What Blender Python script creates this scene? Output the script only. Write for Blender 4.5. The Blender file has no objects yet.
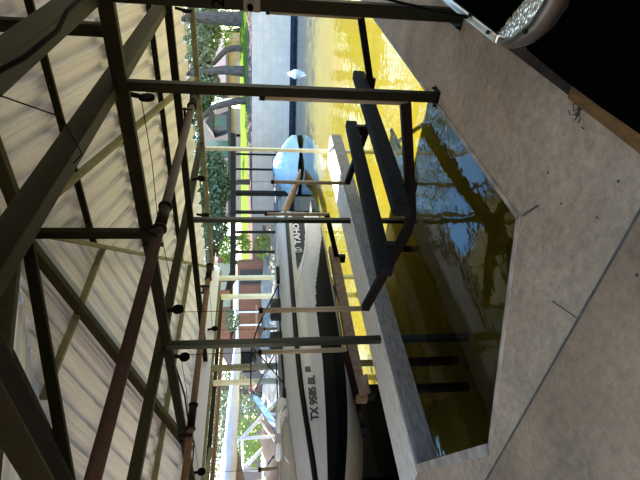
import bpy, bmesh, math, random
from mathutils import Vector, Matrix
random.seed(7)
SC = bpy.context.scene
COL = SC.collection

# ------------------------------------------------------------------ camera (a phone held sideways: world up is the picture's left)
F_PX, V_H, U_VP = 481.0, 258.0, 622.0
TILT = math.atan((320 - V_H) / F_PX)
YAW = math.atan((U_VP - 240) / (F_PX / math.cos(TILT)))
EYE = Vector((0, 0, 1.6))
HEAD = Vector((-math.sin(YAW), math.cos(YAW), 0))
RIGHT = Vector((math.cos(YAW), math.sin(YAW), 0))
UPW = Vector((0, 0, 1))
FWD = HEAD * math.cos(TILT) - UPW * math.sin(TILT)
UPC = HEAD * math.sin(TILT) + UPW * math.cos(TILT)
cam = bpy.data.cameras.new('camera')
cam.sensor_fit = 'HORIZONTAL'; cam.sensor_width = 36.0; cam.lens = F_PX / 640 * 36.0
cam.clip_start = 0.05; cam.clip_end = 500
camo = bpy.data.objects.new('camera', cam); COL.objects.link(camo)
R3 = Matrix((-UPC, RIGHT, -FWD)).transposed()
camo.matrix_world = Matrix.Translation(EYE) @ R3.to_4x4()
SC.camera = camo

# ------------------------------------------------------------------ light
SUN_EL, SUN_AZ = math.radians(55), math.radians(38)        # azimuth measured left of +Y
sdir = Vector((-math.sin(SUN_AZ) * math.cos(SUN_EL), math.cos(SUN_AZ) * math.cos(SUN_EL), math.sin(SUN_EL)))
world = bpy.data.worlds.new('sky'); SC.world = world; world.use_nodes = True
nt = world.node_tree; nt.nodes.clear()
wo = nt.nodes.new('ShaderNodeOutputWorld'); bg = nt.nodes.new('ShaderNodeBackground'); sk = nt.nodes.new('ShaderNodeTexSky')
sk.sky_type = 'NISHITA'; sk.sun_disc = False; sk.sun_elevation = math.radians(66); sk.sun_rotation = math.pi - SUN_AZ
sk.air_density = 1.0; sk.dust_density = 0.3; sk.ozone_density = 1.6
bg.inputs['Strength'].default_value = 0.440
hs = nt.nodes.new('ShaderNodeHueSaturation'); hs.inputs['Saturation'].default_value = 1.05
nt.links.new(sk.outputs[0], hs.inputs['Color']); tcw = nt.nodes.new('ShaderNodeTexCoord'); sx = nt.nodes.new('ShaderNodeSeparateXYZ'); rmp = nt.nodes.new('ShaderNodeValToRGB'); mlt = nt.nodes.new('ShaderNodeMix')
mlt.data_type = 'RGBA'; mlt.blend_type = 'MULTIPLY'; mlt.inputs[0].default_value = 1.0
rmp.color_ramp.elements[0].position = 0.10; rmp.color_ramp.elements[0].color = (1.0, 0.85, 0.66, 1)
rmp.color_ramp.elements[1].position = 0.36; rmp.color_ramp.elements[1].color = (0.58, 0.88, 0.95, 1)
nt.links.new(tcw.outputs['Generated'], sx.inputs[0]); nt.links.new(sx.outputs['Z'], rmp.inputs['Fac'])
nt.links.new(hs.outputs[0], mlt.inputs[6]); nt.links.new(rmp.outputs['Color'], mlt.inputs[7]); nt.links.new(mlt.outputs[2], bg.inputs['Color']); nt.links.new(bg.outputs[0], wo.inputs['Surface'])
sun = bpy.data.lights.new('sun', 'SUN'); sun.energy = 15.0; sun.angle = math.radians(0.6); sun.color = (1, 0.94, 0.82)
suno = bpy.data.objects.new('sun', sun); COL.objects.link(suno)
suno.rotation_euler = (-sdir).to_track_quat('-Z', 'Y').to_euler(); suno.location = (0, 0, 30)
vs = SC.view_settings
vs.view_transform = 'Standard'; vs.look = 'None'; vs.exposure = 0.95; vs.gamma = 1.0; vs.use_curve_mapping = False

# ------------------------------------------------------------------ materials
def mat(name, col, rough=0.6, metal=0.0, var=0.0, vs_=6.0, bump=0.0, bs=30.0, col2=None, stretch=None, spec=0.5, mottle=0.0):
    m = bpy.data.materials.new(name); m.use_nodes = True
    t = m.node_tree; b = t.nodes['Principled BSDF']
    b.inputs['Roughness'].default_value = rough; b.inputs['Metallic'].default_value = metal
    b.inputs['Specular IOR Level'].default_value = spec
    c = (*col, 1)
    b.inputs['Base Color'].default_value = c
    tc = t.nodes.new('ShaderNodeTexCoord'); mp = t.nodes.new('ShaderNodeMapping')
    t.links.new(tc.outputs['Object'], mp.inputs['Vector'])
    if stretch: mp.inputs['Scale'].default_value = stretch
    if var > 0 or col2:
        n = t.nodes.new('ShaderNodeTexNoise'); n.inputs['Scale'].default_value = vs_; n.inputs['Detail'].default_value = 6
        n.inputs['Roughness'].default_value = 0.5
        t.links.new(mp.outputs[0], n.inputs['Vector'])
        r = t.nodes.new('ShaderNodeValToRGB')
        a = col2 if col2 else tuple(x * (1 - var) for x in col)
        r.color_ramp.elements[0].position = 0.34; r.color_ramp.elements[0].color = (*a, 1)
        r.color_ramp.elements[1].position = 0.66; r.color_ramp.elements[1].color = c
        t.links.new(n.outputs['Fac'], r.inputs['Fac']); t.links.new(r.outputs['Color'], b.inputs['Base Color'])
    if mottle > 0:
        n3 = t.nodes.new('ShaderNodeTexNoise'); n3.inputs['Scale'].default_value = 17; n3.inputs['Detail'].default_value = 8; n3.inputs['Roughness'].default_value = 0.75
        t.links.new(mp.outputs[0], n3.inputs['Vector'])
        mr = t.nodes.new('ShaderNodeMapRange'); mr.inputs[1].default_value = .35; mr.inputs[2].default_value = .65; mr.inputs[3].default_value = 1 - mottle; mr.inputs[4].default_value = 1 + mottle * .6
        t.links.new(n3.outputs['Fac'], mr.inputs[0])
        mm = t.nodes.new('ShaderNodeMix'); mm.data_type = 'RGBA'; mm.blend_type = 'MULTIPLY'; mm.inputs[0].default_value = 1.0
        t.links.new(r.outputs['Color'], mm.inputs[6]); t.links.new(mr.outputs[0], mm.inputs[7]); t.links.new(mm.outputs[2], b.inputs['Base Color'])
    if bump > 0:
        n2 = t.nodes.new('ShaderNodeTexNoise'); n2.inputs['Scale'].default_value = bs; n2.inputs['Detail'].default_value = 5
        t.links.new(mp.outputs[0], n2.inputs['Vector'])
        bp = t.nodes.new('ShaderNodeBump'); bp.inputs['Strength'].default_value = bump; bp.inputs['Distance'].default_value = 0.02
        t.links.new(n2.outputs['Fac'], bp.inputs['Height']); t.links.new(bp.outputs['Normal'], b.inputs['Normal'])
    return m

M = {}
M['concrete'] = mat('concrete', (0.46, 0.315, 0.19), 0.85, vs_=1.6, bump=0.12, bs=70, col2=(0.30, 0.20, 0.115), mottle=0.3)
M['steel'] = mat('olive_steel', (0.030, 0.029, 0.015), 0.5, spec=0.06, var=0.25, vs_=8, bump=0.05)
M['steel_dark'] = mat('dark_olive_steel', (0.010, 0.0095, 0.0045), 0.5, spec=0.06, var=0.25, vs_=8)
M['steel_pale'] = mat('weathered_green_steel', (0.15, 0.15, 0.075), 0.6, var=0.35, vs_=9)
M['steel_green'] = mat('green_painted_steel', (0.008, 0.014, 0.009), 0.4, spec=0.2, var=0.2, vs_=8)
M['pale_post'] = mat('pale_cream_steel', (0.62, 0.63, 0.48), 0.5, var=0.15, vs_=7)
M['sheet'] = mat('roof_sheet', (0.77, 0.83, 0.96), 0.5, spec=0.25)
M['rust'] = mat('rusty_pipe', (0.028, 0.010, 0.006), 0.8, var=0.4, vs_=20, bump=0.2)
M['rust_tan'] = mat('tan_rusty_pipe', (0.15, 0.085, 0.045), 0.8, var=0.4, vs_=15, bump=0.2)
M['black_steel'] = mat('black_steel', (0.009, 0.008, 0.008), 0.5, spec=0.08, var=0.2)
M['brown_steel'] = mat('brown_black_steel', (0.010, 0.006, 0.005), 0.6, spec=0.08, var=0.4, vs_=12)
M['carpet'] = mat('black_bunk_carpet', (0.014, 0.014, 0.015), 0.95, spec=0.1, var=0.4, vs_=14, bump=0.4, bs=120)
M['carpet_tan'] = mat('tan_bunk_carpet', (0.30, 0.19, 0.13), 0.95, var=0.4, vs_=10, bump=0.4, bs=120)
M['pvc'] = mat('tan_pvc', (0.28, 0.23, 0.16), 0.5, var=0.15, vs_=10)
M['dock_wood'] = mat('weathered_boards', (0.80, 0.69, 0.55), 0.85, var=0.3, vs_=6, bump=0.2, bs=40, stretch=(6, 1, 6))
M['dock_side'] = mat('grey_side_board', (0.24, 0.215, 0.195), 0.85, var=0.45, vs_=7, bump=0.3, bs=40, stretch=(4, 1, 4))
M['rubber'] = mat('black_rubber', (0.0012, 0.0012, 0.001), 1.0, spec=0.0)
M['wire'] = mat('black_cable', (0.003, 0.003, 0.003), 0.8, spec=0.03)
M['alu'] = mat('bright_aluminium', (0.72, 0.72, 0.70), 0.28, metal=1.0, var=0.15, vs_=20)
M['alu_dull'] = mat('dull_aluminium', (0.16, 0.135, 0.115), 0.5, metal=1.0, var=0.2, vs_=12)
M['timber'] = mat('orange_brown_timber', (0.24, 0.115, 0.032), 0.8, spec=0.15, var=0.4, vs_=6, stretch=(5, 1, 5), bump=0.2)
M['angle'] = mat('grey_metal_angle', (0.06, 0.043, 0.03), 0.9, spec=0.02, var=0.5, vs_=8)
M['dirt'] = mat('dry_leaf_litter', (0.06, 0.03, 0.025), 0.9)
M['hull_white'] = mat('white_gelcoat', (0.46, 0.455, 0.45), 0.25, var=0.04, vs_=3)
M['hull_black'] = mat('black_gelcoat', (0.003, 0.003, 0.0035), 0.35, spec=0.15)
M['hull_silver'] = mat('silver_gelcoat', (0.46, 0.47, 0.49), 0.35, var=0.12, vs_=10)
M['hull_char'] = mat('charcoal_graphic', (0.035, 0.04, 0.045), 0.5, spec=0.12)
M['hull_bottom'] = mat('pale_grey_hull_bottom', (0.50, 0.48, 0.46), 0.5, var=0.15, vs_=3)
M['vinyl'] = mat('white_vinyl', (0.62, 0.62, 0.62), 0.5, var=0.06)
M['vinyl_tan'] = mat('beige_vinyl', (0.45, 0.40, 0.34), 0.5, var=0.1)
M['letter_black'] = mat('black_letters', (0.01, 0.01, 0.01), 0.5)
M['letter_white'] = mat('white_letters', (0.75, 0.76, 0.78), 0.4)
M['canvas_blue'] = mat('pale_blue_canvas', (0.62, 0.66, 0.78), 0.85, var=0.2, vs_=2.5, bump=0.5, bs=7)
M['canvas_beige'] = mat('beige_canvas', (0.20, 0.16, 0.125), 0.9, spec=0.05, var=0.2, vs_=4)
M['tarp_brown'] = mat('taupe_boat_cover', (0.06, 0.047, 0.040), 0.9, spec=0.05, var=0.3, vs_=4, bump=0.5, bs=6)
M['tarp_blue'] = mat('light_blue_tarpaulin', (0.30, 0.42, 0.50), 0.6, var=0.25, vs_=2.5, bump=0.6, bs=4)
M['white_paint'] = mat('white_paint', (0.8, 0.8, 0.8), 0.4)
M['lawn'] = mat('lawn_grass', (0.10, 0.16, 0.008), 0.95, spec=0.05, var=0.35, vs_=1.2)
M['soil'] = mat('pinkish_soil', (0.14, 0.095, 0.08), 0.95, spec=0.05, var=0.3, vs_=1.5)
M['bark'] = mat('grey_bark', (0.13, 0.11, 0.10), 0.95, spec=0.05, var=0.5, vs_=8, bump=0.6, bs=12, stretch=(1, 1, 0.3))
M['leaf_dark'] = mat('dark_oak_leaves', (0.11, 0.17, 0.08), 0.55, var=0.5, vs_=1.5)
M['leaf_grey'] = mat('grey_green_leaves', (0.27, 0.32, 0.19), 0.55, var=0.5, vs_=1.2)
M['leaf_lime'] = mat('lime_leaves', (0.22, 0.32, 0.03), 0.55, var=0.35, vs_=2)
M['tan_wall'] = mat('tan_cedar_wall', (0.58, 0.31, 0.15), 0.85, var=0.2, vs_=3)
M['roof_pale'] = mat('pale_pink_roof', (0.22, 0.165, 0.15), 0.9, spec=0.05, var=0.15, vs_=4)
M['roof_grey'] = mat('weathered_shingles', (0.095, 0.08, 0.072), 0.9, spec=0.05, var=0.2, vs_=5)
M['boards_red'] = mat('red_brown_boards', (0.34, 0.14, 0.08), 0.8, var=0.35, vs_=5, stretch=(6, 6, 0.5))
M['glass_grey'] = mat('grey_green_glass', (0.10, 0.16, 0.15), 0.1, spec=0.8)
M['dark_wood'] = mat('dark_stained_wood', (0.013, 0.011, 0.009), 0.8, spec=0.15, var=0.3, vs_=6)
M['stone'] = mat('pale_limestone', (0.46, 0.36, 0.27), 0.9, spec=0.05, var=0.4, vs_=2.5, bump=0.4, bs=8)
M['ramp'] = mat('pink_grey_planks', (0.34, 0.24, 0.20), 0.85, spec=0.05, var=0.25, vs_=5)
M['algae'] = mat('dark_waterline_rubble', (0.03, 0.036, 0.055), 0.8, spec=0.05, var=0.5, vs_=6, bump=0.6, bs=10)
M['flower'] = mat('orange_flowers', (0.55, 0.16, 0.06), 0.6)
M['seat_black'] = mat('black_seat', (0.02, 0.02, 0.022), 0.6, spec=0.2)
M['outlet'] = mat('grey_outlet_box', (0.07, 0.068, 0.062), 0.5, metal=0.2)

def block_mat():
    m = bpy.data.materials.new('pale_seawall_blocks'); m.use_nodes = True
    t = m.node_tree; b = t.nodes['Principled BSDF']; b.inputs['Roughness'].default_value = 0.9
    tc = t.nodes.new('ShaderNodeTexCoord'); br = t.nodes.new('ShaderNodeTexBrick'); n = t.nodes.new('ShaderNodeTexNoise')
    mp = t.nodes.new('ShaderNodeMapping'); mp.inputs['Rotation'].default_value = (math.radians(90), 0, 0)
    t.links.new(tc.outputs['Object'], mp.inputs['Vector']); t.links.new(mp.outputs[0], br.inputs['Vector'])
    br.inputs['Color1'].default_value = (0.62, 0.52, 0.44, 1); br.inputs['Color2'].default_value = (0.58, 0.485, 0.415, 1)
    br.inputs['Mortar'].default_value = (0.53, 0.445, 0.38, 1); br.inputs['Scale'].default_value = 1.0
    br.inputs['Brick Width'].default_value = 0.9; br.inputs['Row Height'].default_value = 0.42; br.inputs['Mortar Size'].default_value = 0.02
    n.inputs['Scale'].default_value = 1.5; n.inputs['Detail'].default_value = 5; t.links.new(tc.outputs['Object'], n.inputs['Vector'])
    mx = t.nodes.new('ShaderNodeMix'); mx.data_type = 'RGBA'; mx.blend_type = 'MULTIPLY'; mx.inputs[0].default_value = 0.35
    t.links.new(br.outputs['Color'], mx.inputs[6]); t.links.new(n.outputs['Fac'], mx.inputs[7]); t.links.new(mx.outputs[2], b.inputs['Base Color'])
    return m
M['blocks'] = block_mat()

def brick_mat():
    m = bpy.data.materials.new('pinkish_brick'); m.use_nodes = True
    t = m.node_tree; b = t.nodes['Principled BSDF']; b.inputs['Roughness'].default_value = 0.9
    tc = t.nodes.new('ShaderNodeTexCoord'); br = t.nodes.new('ShaderNodeTexBrick'); mp = t.nodes.new('ShaderNodeMapping')
    mp.inputs['Rotation'].default_value = (math.radians(90), 0, 0)
    t.links.new(tc.outputs['Object'], mp.inputs['Vector']); t.links.new(mp.outputs[0], br.inputs['Vector'])
    br.inputs['Color1'].default_value = (0.62, 0.41, 0.34, 1); br.inputs['Color2'].default_value = (0.50, 0.32, 0.27, 1)
    br.inputs['Mortar'].default_value = (0.66, 0.55, 0.5, 1); br.inputs['Scale'].default_value = 1.0
    br.inputs['Brick Width'].default_value = 0.5; br.inputs['Row Height'].default_value = 0.2; br.inputs['Mortar Size'].default_value = 0.02
    t.links.new(br.outputs['Color'], b.inputs['Base Color'])
    return m
M['brick'] = brick_mat()

def water_mat():
    m = bpy.data.materials.new('lake_surface'); m.use_nodes = True
    t = m.node_tree; t.nodes.clear()
    o = t.nodes.new('ShaderNodeOutputMaterial'); tr = t.nodes.new('ShaderNodeBsdfTransparent'); gl = t.nodes.new('ShaderNodeBsdfGlossy')
    mx = t.nodes.new('ShaderNodeMixShader'); fr = t.nodes.new('ShaderNodeFresnel'); fr.inputs['IOR'].default_value = 1.34
    tr.inputs['Color'].default_value = (0.76, 0.735, 0.44, 1); gl.inputs['Roughness'].default_value = 0.0
    tc = t.nodes.new('ShaderNodeTexCoord'); mp = t.nodes.new('ShaderNodeMapping'); mp.inputs['Scale'].default_value = (1, 0.7, 1)
    mp.inputs['Rotation'].default_value = (0, 0, 0.5)
    n = t.nodes.new('ShaderNodeTexNoise'); n.inputs['Scale'].default_value = 2.6; n.inputs['Detail'].default_value = 3
    bp = t.nodes.new('ShaderNodeBump'); bp.inputs['Strength'].default_value = 0.16; bp.inputs['Distance'].default_value = 0.05
    t.links.new(tc.outputs['Object'], mp.inputs['Vector']); t.links.new(mp.outputs[0], n.inputs['Vector'])
    t.links.new(n.outputs['Fac'], bp.inputs['Height']); t.links.new(bp.outputs['Normal'], gl.inputs['Normal']); t.links.new(bp.outputs['Normal'], fr.inputs['Normal'])
    t.links.new(fr.outputs[0], mx.inputs[0]); t.links.new(tr.outputs[0], mx.inputs[1]); t.links.new(gl.outputs[0], mx.inputs[2])
    t.links.new(mx.outputs[0], o.inputs['Surface'])
    return m
M['water'] = water_mat()
M['murk'] = mat('yellow_green_murk', (0.245, 0.221, 0.062), 1.0, var=0.12, vs_=0.7, spec=0.0)

def glass_mat():
    m = bpy.data.materials.new('blue_tinted_glass'); m.use_nodes = True
    t = m.node_tree; t.nodes.clear()
    o = t.nodes.new('ShaderNodeOutputMaterial'); tr = t.nodes.new('ShaderNodeBsdfTransparent'); gl = t.nodes.new('ShaderNodeBsdfGlossy')
    mx = t.nodes.new('ShaderNodeMixShader'); lw = t.nodes.new('ShaderNodeLayerWeight'); pw = t.nodes.new('ShaderNodeMath'); ml = t.nodes.new('ShaderNodeMath')
    pw.operation = 'POWER'; pw.inputs[1].default_value = 4.0; ml.operation = 'MULTIPLY_ADD'; ml.inputs[1].default_value = 0.55; ml.inputs[2].default_value = 0.05
    tr.inputs['Color'].default_value = (0.80, 0.86, 0.93, 1); gl.inputs['Roughness'].default_value = 0.03
    t.links.new(lw.outputs['Facing'], pw.inputs[0]); t.links.new(pw.outputs[0], ml.inputs[0])
    t.links.new(ml.outputs[0], mx.inputs[0]); t.links.new(tr.outputs[0], mx.inputs[1]); t.links.new(gl.outputs[0], mx.inputs[2])
    t.links.new(mx.outputs[0], o.inputs['Surface'])
    return m
M['glass'] = glass_mat()

def sheet_bump_tread():
    m = mat('tread_plate', (0.75, 0.74, 0.70), 0.25, metal=1.0)
    t = m.node_tree; b = t.nodes['Principled BSDF']
    tc = t.nodes.new('ShaderNodeTexCoord'); v = t.nodes.new('ShaderNodeTexVoronoi'); v.inputs['Scale'].default_value = 45
    t.links.new(tc.outputs['Object'], v.inputs['Vector'])
    bp = t.nodes.new('ShaderNodeBump'); bp.inputs['Strength'].default_value = 0.9; bp.inputs['Distance'].default_value = 0.01
    t.links.new(v.outputs['Distance'], bp.inputs['Height']); t.links.new(bp.outputs['Normal'], b.inputs['Normal'])
    return m
M['tread'] = sheet_bump_tread()

# ------------------------------------------------------------------ helpers
def ray(x, y):
    return FWD + RIGHT * ((480 - y - 240) / F_PX) - UPC * ((x - 320) / F_PX)
def at(x, y, depth):
    """the point seen at photo pixel (x, y), 'depth' metres ahead of the camera along its level heading"""
    r = ray(x, y); return EYE + r * (depth / r.dot(HEAD))

class MB:
    def __init__(self): self.bm = bmesh.new()
    def box(self, lo, hi, mi=0, bevel=0.0):
        lo, hi = Vector(lo), Vector(hi)
        vs = [self.bm.verts.new((x, y, z)) for x in (lo.x, hi.x) for y in (lo.y, hi.y) for z in (lo.z, hi.z)]
        return self._hexa(vs, mi, bevel)
    def _hexa(self, v, mi=0, bevel=0.0):
        fs = [self.bm.faces.new([v[i] for i in q]) for q in ((0, 1, 3, 2), (4, 6, 7, 5), (0, 4, 5, 1), (2, 3, 7, 6), (0, 2, 6, 4), (1, 5, 7, 3))]
        for f in fs: f.material_index = mi
        if bevel > 0:
            es = list({e for f in fs for e in f.edges})
            bmesh.ops.bevel(self.bm, geom=es, offset=bevel, segments=2, affect='EDGES', profile=0.6)
        return self
    def bar(self, a, b, w, h, up=(0, 0, 1), mi=0, bevel=0.0):
        """rectangular bar from a to b, w across, h along 'up'"""
        a, b = Vector(a), Vector(b); d = (b - a).normalized(); up = Vector(up)
        s = d.cross(up)
        if s.length < 1e-4: s = d.cross(Vector((0, 1, 0)))
        s.normalize(); u = s.cross(d)
        vs = []
        for p in (a, b):
            for i in (-1, 1):
                for j in (-1, 1):
                    vs.append(self.bm.verts.new(p + s * (i * w / 2) + u * (j * h / 2)))
        return self._hexa(vs, mi, bevel)
    def tube(self, pts, r, n=10, mi=0, cap=True):
        pts = [Vector(p) for p in pts]; rs = r if isinstance(r, (list, tuple)) else [r] * len(pts)
        rings = []; prev = None
        for i, p in enumerate(pts):
            d = (pts[min(i + 1, len(pts) - 1)] - pts[max(i - 1, 0)]).normalized()
            if prev is None:
                s = d.cross(Vector((0, 0, 1)))
                if s.length < 1e-3: s = d.cross(Vector((0, 1, 0)))
            else: s = prev - d * prev.dot(d)
            s.normalize(); prev = s; t = d.cross(s)
            rings.append([self.bm.verts.new(p + (s * math.cos(2 * math.pi * k / n) + t * math.sin(2 * math.pi * k / n)) * rs[i]) for k in range(n)])
        for a, b in zip(rings, rings[1:]):
            for k in range(n):
                f = self.bm.faces.new((a[k], a[(k + 1) % n], b[(k + 1) % n], b[k])); f.material_index = mi; f.smooth = True
        if cap:
            self.bm.faces.new(list(reversed(rings[0]))).material_index = mi; self.bm.faces.new(rings[-1]).material_index = mi
        return self
    def poly(self, pts, mi=0):
        f = self.bm.faces.new([self.bm.verts.new(p) for p in pts]); f.material_index = mi; return f
    def prism(self, pts, depth, mi=0):
        """closed polygon pts extruded by the vector depth"""
        depth = Vector(depth); a = [self.bm.verts.new(p) for p in pts]; b = [self.bm.verts.new(Vector(p) + depth) for p in pts]
        n = len(a)
        for f in [self.bm.faces.new(a), self.bm.faces.new(list(reversed(b)))] + [self.bm.faces.new((a[i], b[i], b[(i + 1) % n], a[(i + 1) % n])) for i in range(n)]:
            f.material_index = mi
        return self
    def grid(self, rows, mi=0, smooth=True, close=False):
        vs = [[self.bm.verts.new(p) for p in r] for r in rows]
        for i in range(len(vs) - 1):
            m = len(vs[i])
            for j in range(m if close else m - 1):
                f = self.bm.faces.new((vs[i][j], vs[i][(j + 1) % m], vs[i + 1][(j + 1) % m], vs[i + 1][j]))
                f.material_index = mi(i, j) if callable(mi) else mi; f.smooth = smooth
        return vs
    def blob(self, c, r, sub=2, jitter=0.0, mi=0):
        c = Vector(c); r = Vector(r) if not isinstance(r, (int, float)) else Vector((r, r, r))
        res = bmesh.ops.create_icosphere(self.bm, subdivisions=sub, radius=1.0)
        for v in res['verts']:
            k = 1 + random.uniform(-jitter, jitter); v.co = Vector((c.x + v.co.x * r.x * k, c.y + v.co.y * r.y * k, c.z + v.co.z * r.z * k))
        return self
    def build(self, name, m, parent=None, loc=None):
        bm = self.bm
        bmesh.ops.recalc_face_normals(bm, faces=bm.faces)
        if parent is not None:
            off = parent.location.copy(); q = parent.parent
            while q is not None: off += q.location; q = q.parent
            loc_ = Vector((0, 0, 0))
        else:
            if loc is None:
                xs = [v.co.x for v in bm.verts]; ys = [v.co.y for v in bm.verts]; zs = [v.co.z for v in bm.verts]
                loc = ((min(xs) + max(xs)) / 2, (min(ys) + max(ys)) / 2, min(zs))
            off = Vector(loc); loc_ = Vector(loc)
        for v in bm.verts: v.co -= off
        me = bpy.data.meshes.new(name); bm.to_mesh(me); bm.free()
        for mm in (m if isinstance(m, (list, tuple)) else [m]): me.materials.append(mm)
        o = bpy.data.objects.new(name, me); COL.objects.link(o); o.location = loc_
        if parent is not None: o.parent = parent
        return o

def tag(o, label=None, cat=None, group=None, kind=None):
    if label: o['label'] = label
    if cat: o['category'] = cat
    if group: o['group'] = group
    if kind: o['kind'] = kind
    return o
def thing(name, loc, label, cat, group=None):
    o = bpy.data.objects.new(name, None); COL.objects.link(o); o.location = Vector(loc); o.empty_display_size = 0.2
    return tag(o, label, cat, group, 'thing')
def text_mesh(name, body, size, origin, xdir, ydir, m, parent, depth=0.004, stretch=1.0, bold=0.0):
    cu = bpy.data.curves.new(name, 'FONT'); cu.body = body; cu.size = size; cu.extrude = depth / 2; cu.offset = bold; cu.resolution_u = 3
    to = bpy.data.objects.new(name + '_tmp', cu); COL.objects.link(to)
    dg = bpy.context.evaluated_depsgraph_get(); me = bpy.data.meshes.new_from_object(to.evaluated_get(dg))
    bpy.data.objects.remove(to); bpy.data.curves.remove(cu)
    x = Vector(xdir).normalized(); y = Vector(ydir).normalized(); z = x.cross(y)
    off = parent.location.copy(); q = parent.parent
    while q is not None: off += q.location; q = q.parent
    for v in me.vertices: v.co = Vector(origin) + x * v.co.x * stretch + y * v.co.y + z * v.co.z - off
    me.name = name; me.materials.clear(); me.materials.append(m)
    o = bpy.data.objects.new(name, me); COL.objects.link(o); o.parent = parent
    return o
def on_hull(o):
    off = Vector((BX, 5.2, -.14))
    xm = min(v.co.x for v in o.data.vertices)
    for v in o.data.vertices: v.co.x = hx(v.co.y + off.y) + .004 + (v.co.x - xm) - off.x

# ------------------------------------------------------------------ setting: deck, water, bank, roof
ZW, ZB = -0.62, -1.2
deck = MB()
slab = [(-14, 1.288), (6, 1.648), (6, 11), (-1.62, 11), (-1.6, 2.27), (-3.13, 1.56), (-4.74, 2.23), (-5.46, 2.23), (-6.9, 1.56), (-8.4, 2.27), (-8.5, 2.75), (-14, 2.75)]
deck.prism([(x, y, 0) for x, y in slab], (0, 0, -0.42))
d = deck.build('floor', M['concrete'], loc=(0, 0, 0)); tag(d, kind='structure')
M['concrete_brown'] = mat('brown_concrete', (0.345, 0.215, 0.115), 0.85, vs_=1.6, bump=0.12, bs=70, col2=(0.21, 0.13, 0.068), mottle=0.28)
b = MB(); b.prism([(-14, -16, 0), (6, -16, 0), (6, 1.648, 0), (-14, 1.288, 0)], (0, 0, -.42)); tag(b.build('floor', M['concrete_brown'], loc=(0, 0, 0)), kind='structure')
# raised edge strip round the V of the slip
e = MB()
rim = [(-1.6, 11.0), (-1.6, 2.27), (-3.13, 1.56), (-4.74, 2.23)]
for a, b in zip(rim, rim[1:]):
    dd = (Vector((*b, 0)) - Vector((*a, 0))).normalized(); s = Vector((-dd.y, dd.x, 0)) * -1
    w = 0.035 if a != rim[2] else 0.075
    p, q = Vector((*a, 0)), Vector((*b, 0))
    e.bar(p + s * w / 2 + UPW * .004, q + s * w / 2 + UPW * .004, w, .008)
M['edge'] = mat('worn_concrete_edge', (0.44, 0.335, 0.24), 0.8, var=0.5, vs_=5, bump=0.2)
tag(e.build('trim_1', M['edge'], loc=(-3, 2, 0)), kind='structure')
# slab joints: narrow dark grooves filled with grit
j = MB()
def joint(a, b, w=0.022):
    j.bar(Vector((*a, 0.001)), Vector((*b, 0.001)), w, 0.005)
joint((-14, 1.288), (-0.82, 1.525), .014); joint((-1.585, 2.25), (-1.44, 2.15), 0.012); joint((-1.78, 1.72), (-1.70, 1.52), 0.004)
M['joint'] = mat('gritty_joint', (0.10, 0.075, 0.055), 0.95, var=0.5, vs_=20)
tag(j.build('trim_2', M['joint'], loc=(-3, 1.5, 0)), kind='structure')

w = MB(); w.poly([(-160, -30, ZW), (60, -30, ZW), (60, 160, ZW), (-160, 160, ZW)])
tag(w.build('lake_water', M['water'], loc=(0, 0, ZW)), kind='structure')
w = MB(); w.poly([(-160, -30, ZB), (60, -30, ZB), (60, 160, ZB), (-160, 160, ZB)])
tag(w.build('murk_plane', M['murk'], loc=(0, 0, ZB)), kind='structure')  # plane standing in for sunlight scattered in the murky water

# roof: hipped, corrugated sheets seen from below
APEX = Vector((-3.62, 4.75, 4.30)); SL = 0.30; EAVE_D = 4.98
def rib_profile(t0, t1, pitch=0.34):
    out = []; k = math.floor(t0 / pitch)
    while k * pitch < t1:
        b = k * pitch
        for dt, h in ((0, 0), (0.075, 0), (0.083, -0.010), (0.097, -0.010), (0.105, 0), (0.155, 0), (0.163, -0.010), (0.177, -0.010), (0.185, 0), (0.205, 0), (0.220, -0.075), (0.325, -0.075), (0.34, 0)):
            if t0 <= b + dt <= t1 and (not out or b + dt > out[-1][0] + 1e-4): out.append((b + dt, h))
        k += 1
    return out
def roof_z(dist): return APEX.z + 0.13 - SL * dist
XR = 4.2
def sheet(name, prof, fn):
    m = MB(); rows = [[], []]
    for t, h in prof:
        a, b = fn(t)
        rows[0].append(Vector((a[0], a[1], roof_z(a[2]) - h))); rows[1].append(Vector((b[0], b[1], roof_z(b[2]) - h)))
    m.grid(rows, smooth=False)
    o = m.build(name, M['sheet'], loc=(APEX.x, APEX.y, 3)); tag(o, kind='structure')
    md = o.modifiers.new('thickness', 'SOLIDIFY'); md.thickness = 0.004
def fn_right(x):
    ins = max(0.0, APEX.x - x); return (x, APEX.y + EAVE_D, EAVE_D), (x, APEX.y + ins, ins)
def fn_near(x):
    ins = max(0.0, APEX.x - x); return (x, APEX.y - EAVE_D, EAVE_D), (x, APEX.y - ins, ins)
def fn_left(y):
    ins = abs(y - APEX.y); return (APEX.x - EAVE_D, y, EAVE_D), (APEX.x - ins, y, ins)
sheet('ceiling', rib_profile(APEX.x - EAVE_D, XR), fn_right)
sheet('ceiling', rib_profile(APEX.x - EAVE_D, XR), fn_near)
sheet('ceiling', rib_profile(APEX.y - EAVE_D, APEX.y + EAVE_D), fn_left)

M['shade_wall'] = mat('dark_shade_wall', (0.05, 0.04, 0.032), 0.85, var=0.3, vs_=4, stretch=(6, 6, .5))  # for an unseen wall added to darken the right of the deck
M['bounce_wall'] = mat('warm_bounce_wall', (0.46, 0.35, 0.23), 0.9, var=0.3, vs_=2)  # for an unseen wall added to bounce warm sunlight onto deck and roof
for nm, lo, hi in (('wall_right_shade', (3.0, -3.1, 0), (3.1, 7.5, 2.75)), ('wall_back_bounce', (-14, -7.0, 0), (6, -6.6, 5.0))):
    b = MB(); b.box(lo, hi); tag(b.build(nm, M['shade_wall'] if nm == 'wall_right_shade' else M['bounce_wall']), kind='structure')

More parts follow.
